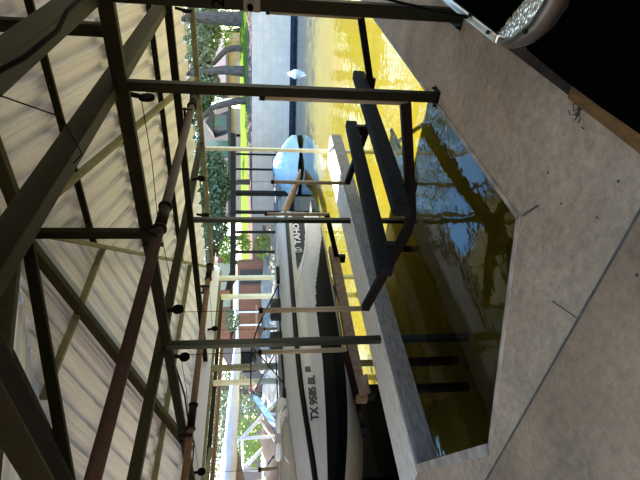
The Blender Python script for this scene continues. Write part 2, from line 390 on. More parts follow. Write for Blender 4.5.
fl = MB(); top = Vector((APEX.x, APEX.y, roof_z(0) + .05))
for q in ((APEX.x - EAVE_D, APEX.y + EAVE_D, roof_z(EAVE_D) + .05), (APEX.x - EAVE_D, APEX.y - EAVE_D, roof_z(EAVE_D) + .05), (XR, APEX.y, roof_z(0) + .05)):
    fl.bar(top, q, .62, .006)
tag(fl.build('trim_4', M['sheet'], loc=tuple(APEX)), kind='structure')

# ------------------------------------------------------------------ steel frame of the boathouse, every member a thing
def member(name, a, b, w, h, m, label, cat, up=(0, 0, 1), group=None, hollow=False):
    mb = MB(); mb.bar(a, b, w, h, up, bevel=min(w, h) * 0.08)
    lo = a if a[2] < b[2] else b
    return tag(mb.build(name, m, loc=lo if abs(a[2] - b[2]) > 0.5 else None), label, cat, group, 'thing')

def post(x, y, z0, z1, w, m, label, plate=True):
    t = thing('steel_post', (x, y, z0), label, 'post')
    MB().box((x - w / 2, y - w / 2, z0), (x + w / 2, y + w / 2, z1), bevel=w * 0.08).build('shaft', m, t)
    if plate:
        MB().box((x - w * 0.95, y - w * 0.95, z0), (x + w * 0.95, y + w * 0.95, z0 + 0.012)).build('base_plate', M['brown_steel'], t)
        for i in (-1, 1):
            for k in (-1, 1):
                MB().tube([(x + i * w * .75, y + k * w * .75, z0 + .012), (x + i * w * .75, y + k * w * .75, z0 + .04)], .009, 6).build('anchor_bolt', M['brown_steel'], t)
    return t
HZ = 2.72
p0 = post(-0.86, 3.99, 0, HZ + .1, 0.098, M['steel_dark'], 'thick dark olive post with a grey outlet box and painted numeral, near the trailer')
# outlet box on the post, and its numeral
b = MB(); b.box((-0.91, 3.905, 1.58), (-0.81, 3.945, 1.71), bevel=.006); ob = b.build('outlet_box', M['outlet'], p0)
MB().tube([(-0.875, 3.91, 1.66), (-0.875, 3.875, 1.655)], .022, 12).build('plug', M['rubber'], ob)
M['numeral'] = mat('faded_black_numeral', (0.0008, 0.0008, 0.0008), 0.9, spec=0.0)
text_mesh('numeral', '2', 0.13, (-0.90, 3.938, 1.85), (1, 0, 0), (0, 0, 1), M['numeral'], p0)
post(-1.57, 4.08, 0, HZ, 0.08, M['steel_dark'], 'dark olive post standing on the concrete at the corner of the open slip')
post(-4.86, 4.05, ZB, HZ, 0.083, M['steel_green'], 'dark green post on the walkway in front of the white boat bow', plate=False)
post(-4.86, 6.72, ZB, HZ, 0.075, M['steel_green'], 'slim dark green post on the walkway at the white boat stern', plate=False)
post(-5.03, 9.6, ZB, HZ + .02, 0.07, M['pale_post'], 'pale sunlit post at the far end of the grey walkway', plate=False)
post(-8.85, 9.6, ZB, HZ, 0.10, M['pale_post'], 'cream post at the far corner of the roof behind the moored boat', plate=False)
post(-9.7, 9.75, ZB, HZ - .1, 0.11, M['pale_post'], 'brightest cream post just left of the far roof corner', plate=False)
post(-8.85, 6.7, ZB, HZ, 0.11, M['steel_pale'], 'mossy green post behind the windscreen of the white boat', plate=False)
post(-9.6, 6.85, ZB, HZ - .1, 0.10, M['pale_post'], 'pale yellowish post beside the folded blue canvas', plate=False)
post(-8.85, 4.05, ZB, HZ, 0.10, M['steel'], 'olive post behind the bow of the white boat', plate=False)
post(-5.36, 4.05, ZB, -0.17, 0.09, M['brown_steel'], 'dark piling under the walkway nearest the green post', plate=False)
post(-5.36, 3.62, ZB, -0.17, 0.09, M['brown_steel'], 'dark piling under the landward end of the walkway', plate=False)
post(-5.2, 6.35, ZB, -0.17, 0.08, M['brown_steel'], 'dark piling under the middle of the walkway', plate=False)

S = M['steel_dark']; G = M['steel']; P = M['steel_pale']
XL = -8.85
member('header_beam', (XL, 4.05, HZ), (2.2, 4.05, HZ), 0.075, 0.115, S, 'nearest dark header crossing from post to post over the open slip', 'beam')
member('header_beam', (XL, 6.7, HZ), (2.2, 6.7, HZ), 0.07, 0.10, S, 'middle dark header crossing the roof bay behind the purlin clips', 'beam')
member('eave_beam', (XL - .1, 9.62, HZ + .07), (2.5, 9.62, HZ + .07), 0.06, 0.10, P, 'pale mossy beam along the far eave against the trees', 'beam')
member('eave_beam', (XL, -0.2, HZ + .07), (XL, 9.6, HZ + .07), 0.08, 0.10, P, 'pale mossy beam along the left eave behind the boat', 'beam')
member('tie_beam', (-0.87, -0.2, HZ + .10), (-0.87, 4.1, HZ + .10), 0.12, 0.17, G, 'olive beam with a black cable clipped under it', 'beam')
member('tie_beam', (-1.57, -0.2, HZ + .09), (-1.57, 9.6, HZ + .09), 0.10, 0.16, G, 'wide olive beam running straight out over the slip edge', 'beam')
member('tie_beam', (-4.93, 1.4, HZ + .10), (-4.93, 9.62, HZ + .10), 0.09, 0.12, G, 'olive beam along the tops of the walkway posts', 'beam')
member('tie_beam', (-5.0, 4.80, 2.955), (2.2, 4.80, 2.955), 0.06, 0.08, S, 'slender tie beam tucked right behind the nearest header', 'beam')
member('near_beam', (-6.5, 1.43, HZ + .05), (2.2, 1.43, HZ + .05), 0.13, 0.17, S, 'dark box beam at the near lower corner of the roof with a bright edge line', 'beam')
member('king_post', (-3.68, 4.80, 2.99), (-3.68, 4.80, APEX.z - .03), 0.10, 0.10, S, 'dark upright between the nearest header and the roof peak', 'post', up=(0, 1, 0))
member('king_post', (-1.34, 4.80, 2.99), (-1.34, 4.80, APEX.z - .03), 0.11, 0.11, S, 'dark upright at the roof ridge near the thick outlet post', 'post', up=(0, 1, 0))
A = APEX - Vector((0, 0, .03))
member('ridge_beam', A, (2.5, A.y, A.z), 0.10, 0.14, G, 'olive ridge beam running from the roof peak out over the deck', 'beam')
def slope_pt(n, dist, other, drop=0.0):
    z = APEX.z - SL * dist - drop
    return {'r': (other, APEX.y + dist, z), 'n': (other, APEX.y - dist, z), 'l': (APEX.x - dist, other, z)}[n]
H1 = (APEX.x - 4.9, APEX.y + 4.9, A.z - SL * 4.9); H2 = (APEX.x - 4.9, APEX.y - 4.9, A.z - SL * 4.9)
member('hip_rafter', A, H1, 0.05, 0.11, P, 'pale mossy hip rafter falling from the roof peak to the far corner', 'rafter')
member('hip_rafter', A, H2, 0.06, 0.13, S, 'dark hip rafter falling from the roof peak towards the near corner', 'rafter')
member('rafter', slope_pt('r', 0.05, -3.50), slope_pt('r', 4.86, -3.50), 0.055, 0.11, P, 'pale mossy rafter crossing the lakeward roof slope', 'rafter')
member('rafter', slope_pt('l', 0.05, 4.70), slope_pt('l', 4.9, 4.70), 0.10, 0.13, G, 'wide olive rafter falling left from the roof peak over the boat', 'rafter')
member('rafter', slope_pt('n', 0.05, -3.42), slope_pt('n', 4.9, -3.42), 0.10, 0.13, G, 'wide olive rafter on the near roof slope from the peak', 'rafter')

clip_mesh = None
def purlin(side, dist, a0, a1, m, label, clips=None):
    a = slope_pt(side, dist, a0, -.075); b_ = slope_pt(side, dist, a1, -.075)
    t = thing('purlin', ((a[0] + b_[0]) / 2, (a[1] + b_[1]) / 2, a[2]), label, 'purlin', 'roof purlins')
    MB().bar(a, b_, 0.05, 0.085, bevel=.004).build('channel', m, t)
    global clip_mesh
    if clips:
        for q in clips:
            c = slope_pt(side, dist, q, -.075); c = Vector(c) + (Vector((0, -.05, .0)) if side != 'l' else Vector((.05, 0, .0)))
            if clip_mesh is None:
                o = MB().blob(c, (.024, .034, .024), 1).build('clip', M['steel_dark'], t); clip_mesh = o.data
                base = Vector(c) - t.location
                for v in o.data.vertices: v.co -= base
                o.location = base
            else:
                o = bpy.data.objects.new('clip', clip_mesh); COL.objects.link(o); o.parent = t; o.location = Vector(c) - t.location
def frange(a, b, s):
    out = []; 
    while a < b: out.append(a); a += s
    return out
purlin('r', 1.15, -4.75, 2.5, S, 'dark purlin high on the lakeward slope, first below the ridge', frange(-4.3, -.5, .5))
purlin('r', 2.40, -6.0, 2.5, S, 'dark purlin with clips showing just past the nearest header', frange(-4.6, -.4, .34))
purlin('r', 3.62, -7.2, 2.5, S, 'dark purlin with clips lowest on the lakeward slope', frange(-5.4, -.6, .34))
purlin('l', 1.32, 3.4, 6.07, P, 'pale purlin high on the left slope, crossing the wide rafter')
purlin('l', 2.6, 2.15, 7.35, G, 'olive purlin half way down the left slope behind the rusty shaft')
purlin('l', 4.0, 0.8, 8.7, P, 'pale purlin lowest on the left slope near the far shaft')
purlin('n', 1.65, -5.27, 2.5, S, 'dark purlin on the near slope, higher of the two', frange(-4.9, -2.6, .34))
purlin('n', 2.95, -6.5, 2.5, S, 'dark purlin on the near slope, lower of the two')

# wiring under the beams
c = MB(); c.tube([(-0.80, -.2, 2.74), (-0.79, 0.6, 2.735), (-0.795, 1.5, 2.735), (-0.80, 2.0, 2.73), (-.80, 2.35, 2.66), (-.80, 2.8, 2.65), (-.80, 3.2, 2.72), (-.80, 4.0, 2.75)], .013, 8)
o = tag(c.build('power_cable', M['wire']), 'black cable sagging beneath the olive beam at the top corner', 'cable', kind='thing')
c = MB(); c.tube([(-0.83, 2.05, 2.72), (-1.15, 2.5, 2.62), (-1.5, 2.75, 2.66), (-1.58, 2.76, 2.74)], .004, 6)
tag(c.build('thin_cord', M['wire']), 'thin cord strung between the two wide olive beams', 'cord', kind='thing')
c = MB(); c.tube([(-8.3, 4.1, 2.72), (-7.5, 4.2, 2.62), (-6.6, 4.15, 2.64), (-6.0, 4.1, 2.62), (-5.2, 4.12, 2.70)], .012, 6)
tag(c.build('power_cable', M['wire']), 'black cable drooping below the header over the white boat', 'cable', kind='thing')

# grey walkway between the slips
t = thing('walkway', (-5.1, 6.2, -0.2), 'narrow weathered grey walkway between the open slip and the white boat', 'walkway')
MB().box((-5.44, 2.24, -0.05), (-4.80, 9.85, 0.0), bevel=.006).build('deck_board', M['dock_wood'], t)
MB().box((-4.80, 2.20, -0.25), (-4.74, 9.85, -0.02), bevel=.006).build('side_board', M['dock_side'], t)
MB().box((-5.47, 2.24, -0.25), (-5.42, 9.85, -0.02), bevel=.006).build('side_board', M['dock_side'], t)

t = thing('walkway', (-9.3, 6.1, -0.2), 'grey walkway beyond the white boat carrying the cream and mossy posts', 'walkway')
MB().box((-9.75, 2.24, -0.05), (-8.82, 10.0, 0.0), bevel=.006).build('deck_board', M['dock_wood'], t)
MB().box((-8.86, 2.24, ZB - .05), (-8.80, 6.1, -0.02)).build('side_board', M['dark_wood'], t)  # dark board added down to the bottom, hides bright murk in this slip
MB().box((-8.86, 6.1, -.25), (-8.80, 10.0, -0.02)).build('side_board', M['dock_side'], t)

# ------------------------------------------------------------------ boat lifts
def lift(x0, x1, ya, yb, za0, za1, zb0, zb1, drop, shaft_x, bunks, bunk_mat, bunk_w, arm_mat, label, sleeve_h, shaft_mat, slv):
    cx = (x0 + x1) / 2
    t = thing('boat_lift', (cx, (ya + yb) / 2, ZW), label, 'boat lift')
    for y, l, r in ((ya, za0, za1), (yb, zb0, zb1)):
        m = MB(); mid = (l + r) / 2 - drop; bw = .085
        pts = [(x0, y, l), (cx - .12, y, mid), (cx + .12, y, mid), (x1, y, r)]
        for a, b in zip(pts, pts[1:]): m.bar(a, b, bw, .10, bevel=.006)
        cb = m.build('cradle_beam', arm_mat, t)
        for x, z in ((x0, l), (x1, r)):
            if (x, y) in slv: continue
            m = MB(); m.tube([(x, y, z - .03), (x, y, z + sleeve_h)], .034, 12); m.build('guide_sleeve', M['pvc'], t)
            m = MB(); m.tube([(x, y, z + sleeve_h), (x, y, z + sleeve_h + .05)], [.04, .036], 12); m.build('sleeve_cap', M['brown_steel'], t)
            m = MB(); m.tube([(x, y, z + sleeve_h), (x, y, 2.58)], .004, 6); m.build('lift_cable', M['wire'], t)
            pu = MB(); s = .05 if x == x0 else -.05
            pu.tube([(x + s - .014, y, 2.58), (x + s + .014, y, 2.58)], .070, 16); pu.bar((x + s, y, 2.60), (x + s * .4, y, 2.74), .03, .04, (0, 1, 0)); pu.build('pulley', M['wire'], t)
            m = MB(); m.tube([(x + s * 1.2, y, 2.63), ((x + shaft_x) / 2, y, 2.62), (shaft_x, y, 2.65)], .004, 6); m.build('lift_cable', M['wire'], t)
    m = MB(); m.tube([(shaft_x, 1.0, 2.6), (shaft_x, yb + .1, 2.6)], .052, 14); sh = m.build('drive_shaft', shaft_mat, t)
    for y in (ya, yb):
        m = MB(); m.tube([(shaft_x, y - .2, 2.6), (shaft_x, y + .2, 2.6)], .060, 14)
        for k in (-.2, .2): m.tube([(shaft_x, y + k - .012, 2.6), (shaft_x, y + k + .012, 2.6)], .075, 16)
        m.build('cable_drum', M['brown_steel'], sh)
    for y in (ya - .35, yb - .5):
        m = MB(); m.bar((shaft_x - .1, y, 2.67), (shaft_x + .1, y, 2.67), .05, .03); m.bar((shaft_x - .085, y, 2.55), (shaft_x - .085, y, 2.75), .02, .05, (0, 1, 0)); m.bar((shaft_x + .085, y, 2.55), (shaft_x + .085, y, 2.75), .02, .05, (0, 1, 0))
        m.build('shaft_bracket', M['black_steel'], t)
    for a, b in bunks:
        m = MB(); m.bar(a, b, bunk_w, .19, bevel=.03); bk = m.build('bunk', bunk_mat, t)
        for y in (ya, yb):
            f = (y - a[1]) / (b[1] - a[1]); p = Vector(a).lerp(Vector(b), f)
            MB().bar((p.x, y, p.z - .22), (p.x, y, p.z - .04), .08, bunk_w + .02, (1, 0, 0)).build('bunk_bracket', M['black_steel'], bk)
    return t
lift(-4.5, -1.7, 4.27, 7.38, .22, .22, .0, .12, .32, -3.06,
     [((-2.67, 3.86, .16), (-2.66, 7.75, -.03)), ((-3.50, 3.86, .20), (-3.46, 7.6, .02))], M['carpet'], .15, M['brown_steel'],
     'empty boat lift with two black carpeted bunks hanging over the open slip', 1.32, M['rust'], ())
lift(-8.55, -5.3, 4.25, 7.53, .40, .40, .28, .28, .42, -6.78,
     [((-6.42, 4.15, .02), (-6.42, 7.85, .02)), ((-7.38, 4.15, .02), (-7.38, 7.85, .02))], M['carpet_tan'], .16, M['brown_steel'],
     'boat lift with tan carpeted bunks cradling the white boat', 1.15, M['rust_tan'], ())

# ------------------------------------------------------------------ the white boat on its lift (bow towards the shore)
BX, STERN, TIP = -6.92, 8.75, 1.45
def half(y):
    b = 1.04
    if y < 4.4: b *= max(0.0, 1 - ((4.4 - y) / (4.4 - TIP)) ** 2.3) ** 0.8
    if y > 7.9: b *= 1 - .20 * ((y - 7.9) / .85) ** 2.2
    return max(b, .02)
def hull_pts(y):
    b = half(y); f = max(0, (4.6 - y) / (4.6 - TIP)); 
    keel = .05 - .10 * min(1, f * 4) + .98 * f ** 2.2; ch = .27 + .62 * f ** 1.9; kn = .63 + .26 * f ** 1.3 ; rb = 1.0 - .04 * min(1, f * 2) ; top = 1.21 - .06 * f
    dr = .06 * (max(0, 4.25 - y) / 1.2) ** 1.5; rb -= min(dr, .2); top -= min(dr, .2); kn -= min(dr, .2) * .3
    ch = max(ch, keel + .02); kn = max(kn, ch + .02)
    bc = b * (.90 - .30 * f)
    prof = [(0, keel), (bc * .5, keel + (ch - keel) * .42), (bc, ch), (bc + .02, ch + .02), (b * (.955 - .10 * f), (ch + kn) / 2), (b * (.985 - .03 * f), kn), (b, (kn + rb) / 2), (b, (kn * .2 + rb * .8)), (b + .005, rb - .03), (b + .03, rb - .02), (b + .03, rb + .03), (b + .0, rb + .04), (b * .985, (rb + top) / 2), (b * .96, top - .02), (b * .93, top), (b * .80, top), (b * .77, top - .03), (b * .74, .62)]
    out = []
    for k, (p, q) in enumerate(zip(prof, prof[1:])):
        n = 9 if 2 <= k <= 7 else 2 if k in (10, 11) else 1
        out += [(p[0] + (q[0] - p[0]) * i / n, p[1] + (q[1] - p[1]) * i / n) for i in range(n)]
    return out + [prof[-1]]
MATS = ['hull_bottom', 'hull_black', 'hull_white', 'hull_char', 'hull_silver']
NST = 230
ys = [TIP + .02 + (STERN - TIP - .02) * (i / NST) ** .85 for i in range(NST + 1)]
boat = thing('motorboat', (BX, 5.2, -.14), 'white and black motorboat sitting bow towards shore on the tan bunked lift', 'boat')
m = MB()
def lerp_tab(y, tab):
    if y <= tab[0][0]: return tab[0][1]
    for (a, u), (b, v) in zip(tab, tab[1:]):
        if y <= b: return u + (v - u) * (y - a) / (b - a)
    return tab[-1][1]
def hull_face(i, jj):
    y = (ys[i] + ys[min(i + 1, NST)]) / 2; P0, P1 = PR[i][jj], PR[i][jj + 1]; z = (P0[1] + P1[1]) / 2
    f = max(0, (4.6 - y) / (4.6 - TIP)); kn = .63 + .26 * f ** 1.3; rb = 1.0 - .04 * min(1, f * 2); dr = min(.2, .06 * (max(0, 4.25 - y) / 1.2) ** 1.5); rb -= dr; kn -= dr * .3
    if jj < 2: return 0
    if z > rb + .042: return 2
    if z > rb - .035: return 3 if y > 6.9 else 1
    if y > 6.55 and z > lerp_tab(y, [(6.55, .90), (6.8, .80), (7.2, .71), (7.7, .655), (8.3, .63), (8.8, .62)]) and z < .885: return 3
    if z < lerp_tab(y, [(5.6, kn), (6.2, .58), (6.8, .47), (7.3, .38), (7.7, .31), (8.2, .29)]): return 1 if z > PR[i][2][1] + .02 else 0
    return 4 if z < lerp_tab(y, [(5.0, kn), (5.8, .70), (6.5, .80), (7.0, .9)]) and y > 5.0 and z < .885 else 2
PR = [hull_pts(y) for y in ys]
rows_p = []; rows_s = []
for y in ys:
    pr = hull_pts(y)
    rows_p.append([Vector((BX + x, y, z)) for x, z in pr]); rows_s.append([Vector((BX - x, y, z)) for x, z in pr])
m.grid(rows_p, hull_face); m.grid(rows_s, hull_face)
# transom and inner sole
pr = hull_pts(STERN)
m.poly([(BX + x, STERN, z) for x, z in pr[:-3]] + [(BX - x, STERN, z) for x, z in reversed(pr[:-3])], 2)
for a, b in zip(ys, ys[1:]):
    m.poly([(BX - half(a) * .75, a, .62), (BX + half(a) * .75, a, .62), (BX + half(b) * .75, b, .62), (BX - half(b) * .75, b, .62)], 2)
m.poly([(BX - 1.0 * .75, 1 * STERN - .002, .62), (BX + .75, STERN - .002, .62), (BX + .75, STERN - .002, 1.21), (BX - .75, STERN - .002, 1.21)], 2)
bmesh.ops.remove_doubles(m.bm, verts=m.bm.verts, dist=.0008)
hull = m.build('hull', [M[k] for k in MATS], boat)
def hx(y): return BX + half(y)
on_hull(text_mesh('registration', 'TX 9585 BL', .148, (hx(3.62) + .012, 3.57, .785), (0, 1, 0), (0, 0, 1), M['letter_black'], hull, stretch=.95, bold=.006))
b_ = MB(); b_.box((hx(4.37) + .004, 4.33, .83), (hx(4.37) + .010, 4.42, .91)); b_.build('sticker', M['letter_black'], hull)
on_hull(text_mesh('lettering', 'TAHOE', .165, (hx(7.4) + .012, 7.32, .77), (0, 1, 0), (0, 0, 1), M['letter_white'], hull, stretch=1.5, bold=.004))
b_ = MB(); ring = [(hx(7.1) + .012, 7.14 + .075 * math.cos(a * math.pi / 8), .83 + .06 * math.sin(a * math.pi / 8)) for a in range(17)]
b_.tube(ring, .010, 6); b_.bar((hx(7.1) + .012, 7.14, .78), (hx(7.1) + .012, 7.14, .88), .012, .02, (1, 0, 0)); b_.build('emblem', M['letter_white'], hull)
# swoosh line between the graphic and the silver side
b_ = MB(); b_.tube([(hx(y) + .002, y, z) for y, z in ((5.9, .93), (6.4, .86), (6.8, .77), (7.2, .69), (7.7, .635), (8.3, .61), (8.6, .60))], .014, 6); b_.build('swoosh', M['letter_white'], hull)
# windscreen: raked wrap-round panes in a dark frame
WB = [(BX + .93, 6.3, 1.24), (BX + .90, 5.15, 1.24), (BX + .80, 4.32, 1.22)]
WT = [(BX + .80, 5.45, 1.60), (BX + .72, 5.10, 1.70)]
fr = MB(); fr.tube([WB[0], WT[0], WT[1], (BX + .12, 4.95, 1.72), (BX - .12, 4.95, 1.72), (BX - .72, 5.10, 1.70), (BX - .80, 5.45, 1.60), (BX - .93, 6.3, 1.24)], .012, 8)
fr.tube([WB[0], WB[1], WB[2], (BX + .25, 4.15, 1.22)], .014, 8); fr.tube([(BX - .93, 6.3, 1.24), (BX - .90, 5.15, 1.24), (BX - .80, 4.32, 1.22), (BX - .25, 4.15, 1.22)], .014, 8)
fr.tube([WB[2], WT[1]], .010, 8); fr.tube([(BX - .80, 4.32, 1.22), (BX - .72, 5.10, 1.70)], .010, 8)
wf = fr.build('windscreen_frame', M['black_steel'], boat)
for s in (1, -1):
    def mx(p): return (BX + (p[0] - BX) * s, p[1], p[2])
    g = MB(); g.prism([mx(WB[0]), mx(WB[1]), mx(WB[2]), mx(WT[1]), mx(WT[0])][:5], (.006 * s, 0, 0)); g.build('windscreen_pane', M['glass'], wf)
    g = MB(); g.prism([mx(WB[2]), (BX + .16 * s, 4.15, 1.22), (BX + .12 * s, 4.95, 1.72), mx(WT[1])], (0, -.006, .004)); g.build('windscreen_pane', M['glass'], wf)
# seats
def cushion(c, r, name, mm): 
    b_ = MB(); b_.box(Vector(c) - Vector(r), Vector(c) + Vector(r), bevel=min(r) * .6); return b_.build(name, mm, boat)
cushion((BX + .42, 4.02, 1.08), (.30, .14, .26), 'bow_cushion', M['vinyl']); cushion((BX - .42, 4.02, 1.08), (.30, .14, .26), 'bow_cushion', M['vinyl'])
cushion((BX + .50, 3.15, 1.08), (.16, .65, .20), 'bow_cushion', M['vinyl_tan']); cushion((BX - .50, 3.15, 1.08), (.16, .65, .20), 'bow_cushion', M['vinyl_tan'])
cushion((BX + .45, 6.15, 1.08), (.22, .10, .30), 'helm_seat', M['seat_black']); cushion((BX - .45, 6.15, 1.08), (.22, .10, .30), 'helm_seat', M['seat_black'])
cushion((BX, 8.1, .98), (.7, .3, .22), 'sun_pad', M['vinyl'])
b_ = MB(); b_.tube([(BX + .86, 3.9, 1.21), (BX + .88, 3.8, 1.29), (BX + .84, 3.2, 1.28), (BX + .80, 3.1, 1.19)], .012, 8); b_.build('bow_rail', M['alu'], boat)
b_ = MB(); b_.box((BX + .93, 3.97, 1.205), (BX + 1.0, 4.10, 1.235), bevel=.01); b_.build('cleat', M['black_steel'], boat)
b_ = MB(); b_.box((BX + .90, 6.35, 1.21), (BX + .99, 6.75, 1.27), bevel=.015); b_.build('grab_handle', M['black_steel'], boat)
b_ = MB(); b_.box((BX - .9, STERN, .35), (BX + .9, STERN + .35, .42), bevel=.02); b_.build('swim_platform', M['hull_char'], boat)

# carpet flap hanging off the tan bunk, part of that lift
flap = MB(); flap.grid([[(-6.33, 4.15 + .02 * k, .10 - .055 * k) for k in range(5)], [(-6.33, 4.5 + .02 * k, .10 - .055 * k) for k in range(5)]])
for o in [o for o in bpy.data.objects if o.name.startswith('boat_lift') and o.type == 'EMPTY' and 'tan' in o['label']]:
    f = flap.build('carpet_flap', M['carpet_tan'], o); f.modifiers.new('thickness', 'SOLIDIFY').thickness = .012

# ------------------------------------------------------------------ trailer, sill and black sheet standing in for unlit space on the right
t = thing('boat_trailer', (-0.35, 3.0, 0), 'aluminium boat trailer fender with tread plate at the right edge of the deck', 'trailer')
TZ = .42
b_ = MB(); b_.bar((-.605, 2.36, TZ), (-.59, 4.6, TZ), .045, .05, bevel=.012); b_.build('fender_edge', M['alu'], t)
b_ = MB(); b_.prism([(-.585, 2.40, TZ), (-.40, 2.24, TZ), (-.05, 2.30, TZ), (-.05, 4.6, TZ), (-.57, 4.6, TZ)], (0, 0, .012)); b_.build('step_pad', M['rubber'], t)
b_ = MB(); b_.prism([(-.61, 2.32, TZ - .004), (-.585, 2.25, TZ - .004), (-.46, 2.12, TZ - .004), (-.35, 2.06, TZ - .004), (-.05, 2.06, TZ - .004), (-.05, 2.35, TZ - .004), (-.40, 2.24, TZ - .004), (-.585, 2.40, TZ - .004)], (0, 0, .010)); b_.build('tread_plate', M['tread'], t)
b_ = MB(); rows = []
arc = [(-.625, 2.38), (-.62, 2.30), (-.58, 2.22), (-.53, 2.155), (-.47, 2.09), (-.38, 2.04), (-.2, 2.01), (-.05, 2.0)]
cxy = Vector((-.2, 2.5))
for k, (ox, z) in enumerate(((-.03, TZ + .010), (-.012, TZ + .016), (.004, TZ + .008), (.010, TZ - .01), (.010, TZ - .05), (.0, TZ - .09))):
    row = []
    for x, y in arc:
        dd = (Vector((x, y)) - cxy).normalized(); row.append((x + dd.x * ox, y + dd.y * ox, z))
    rows.append(row)
b_.grid(rows); o = b_.build('fender_skirt', M['alu_dull'], t); o.modifiers.new('thickness', 'SOLIDIFY').thickness = .006
b_ = MB(); b_.tube([(-.42, 3.0, .33), (-.16, 3.0, .33)], [.33, .33], 28); b_.build('tyre', M['rubber'], t)
b_ = MB(); b_.tube([(-.43, 3.0, .33), (-.40, 3.0, .33)], .18, 20); b_.build('wheel', M['alu_dull'], t)
b_ = MB(); b_.bar((-.08, 1.2, .42), (-.08, 6.0, .42), .08, .14); b_.build('frame_rail', M['alu_dull'], t)
for x, y in ((-.60, 2.46), (-.59, 2.74), (-.50, 2.10)):
    b_ = MB(); b_.tube([(x, y, TZ + .02), (x, y, TZ + .034)], .011, 8); b_.build('bolt', M['black_steel'], t)
b_ = MB(); b_.bar((-.62, 2.73, TZ + .022), (-.585, 2.75, TZ + .022), .022, .02, bevel=.004); b_.build('strap_hook', M['alu'], t)
b_ = MB(); b_.tube([(-.60, 2.73, .431), (-.62, 2.89, .474), (-.65, 3.12, .55), (-.68, 3.41, .665), (-.70, 3.65, .75), (-.69, 4.17, 1.045), (-.88, 4.06, 1.10)], .010, 8)
tag(b_.build('tie_down_rope', M['wire']), 'black rope running stretched from the trailer fender up to the thick post', 'rope', kind='thing')
t = thing('sill', (-0.72, 2.0, 0), 'grey metal angle and orange brown timber sill lying along the deck edge', 'sill')
b_ = MB(); b_.box((-.82, 2.20, 0), (-.70, 3.6, .045), bevel=.006); b_.build('metal_angle', M['angle'], t)
b_ = MB(); b_.box((-.82, 0.6, 0), (-.745, 2.19, .07), bevel=.008); b_.build('timber', M['timber'], t)
rows = []
b_ = MB()
for i in range(9):
    y = 0.5 + i * .26; row = []
    for jn in range(9):
        a = math.pi * jn / 16; x = -.74 + .74 * (1 - math.cos(a)) ** 1.2; z = .02 + .36 * math.sin(a) + .02 * math.sin(3.1 * y + jn)
        row.append((x, y, z * (1 if i < 8 else .95)))
    rows.append(row + [(1.6, y, .42)])
b_.grid(rows); o = b_.build('dark_fill', M['rubber']); o.modifiers.new('thickness', 'SOLIDIFY').thickness = .01
tag(o, 'black sheet filling the unlit space behind the timber sill', 'cover', kind='thing')  # black sheet put in for the unlit space under the trailer
b_ = MB()
for k in range(26):
    x, y = -.86 + random.gauss(0, .035), 2.17 + random.gauss(0, .035); a = random.uniform(0, 6)
    b_.tube([(x, y, .004), (x + .03 * math.cos(a), y + .03 * math.sin(a), .008)], .003, 4)
tag(b_.build('twig_litter', M['dirt']), 'small clump of dry twigs on the concrete by the sill', 'debris', kind='stuff')
b_ = MB()
for k in range(14):
    x, y = random.uniform(-3.2, -.9), random.uniform(.6, 2.2)
    if y > 1.3 and x < -1.7: continue
    b_.blob((x, y, .002), (random.uniform(.005, .014), random.uniform(.004, .010), .003), 1)
tag(b_.build('dark_specks', M['dirt']), 'dark specks scattered over the near concrete', 'debris', kind='stuff')

# ------------------------------------------------------------------ across the water
def gd(r, d, z): 
    p = HEAD * d + RIGHT * r; return Vector((p.x, p.y, z))
WA, WBp = gd(26, 26.6, 0), gd(-16, 37.2, 0)
wd = (WBp - WA).normalized(); wn = Vector((-wd.y, wd.x, 0))
if wn.dot(HEAD) < 0: wn = -wn
L = (WBp - WA).length
def wallbox(name, u0, u1, v0, v1, z0, z1, m):
    b_ = MB(); b_.box((u0, v0, z0), (u1, v1, z1)); o = b_.build(name, m, loc=(0, 0, 0))
    o.matrix_world = Matrix.Translation(WA) @ Matrix((( wd.x, wn.x, 0), (wd.y, wn.y, 0), (0, 0, 1))).to_4x4()
    return tag(o, kind='structure')
wallbox('wall_far', 0, L, 0, .5, ZB, 1.98, M['blocks'])
wallbox('trim_3', 0, L, -.12, 0.0, ZB, -.40, M['algae'])
b_ = MB(); b_.grid([[WA + wd * (-40 + 140 * k / 20) + wn * v + UPW * z for v, z in ((.3, 1.97), (1.2, 2.08), (2.8, 2.33))] for k in range(21)])
tag(b_.build('ground_soil', M['soil'], loc=tuple(gd(0, 34, 2))), kind='structure')
b_ = MB(); prof = [(2.6, 2.30), (4, 2.48), (8, 3.0), (18, 3.25), (30, 3.5), (120, 5.5)]
b_.grid([[WA + wd * (-40 + 140 * k / 20) + wn * v + UPW * z for v, z in prof] for k in range(21)])
tag(b_.build('ground_lawn', M['lawn'], loc=tuple(gd(0, 45, 2))), kind='structure')

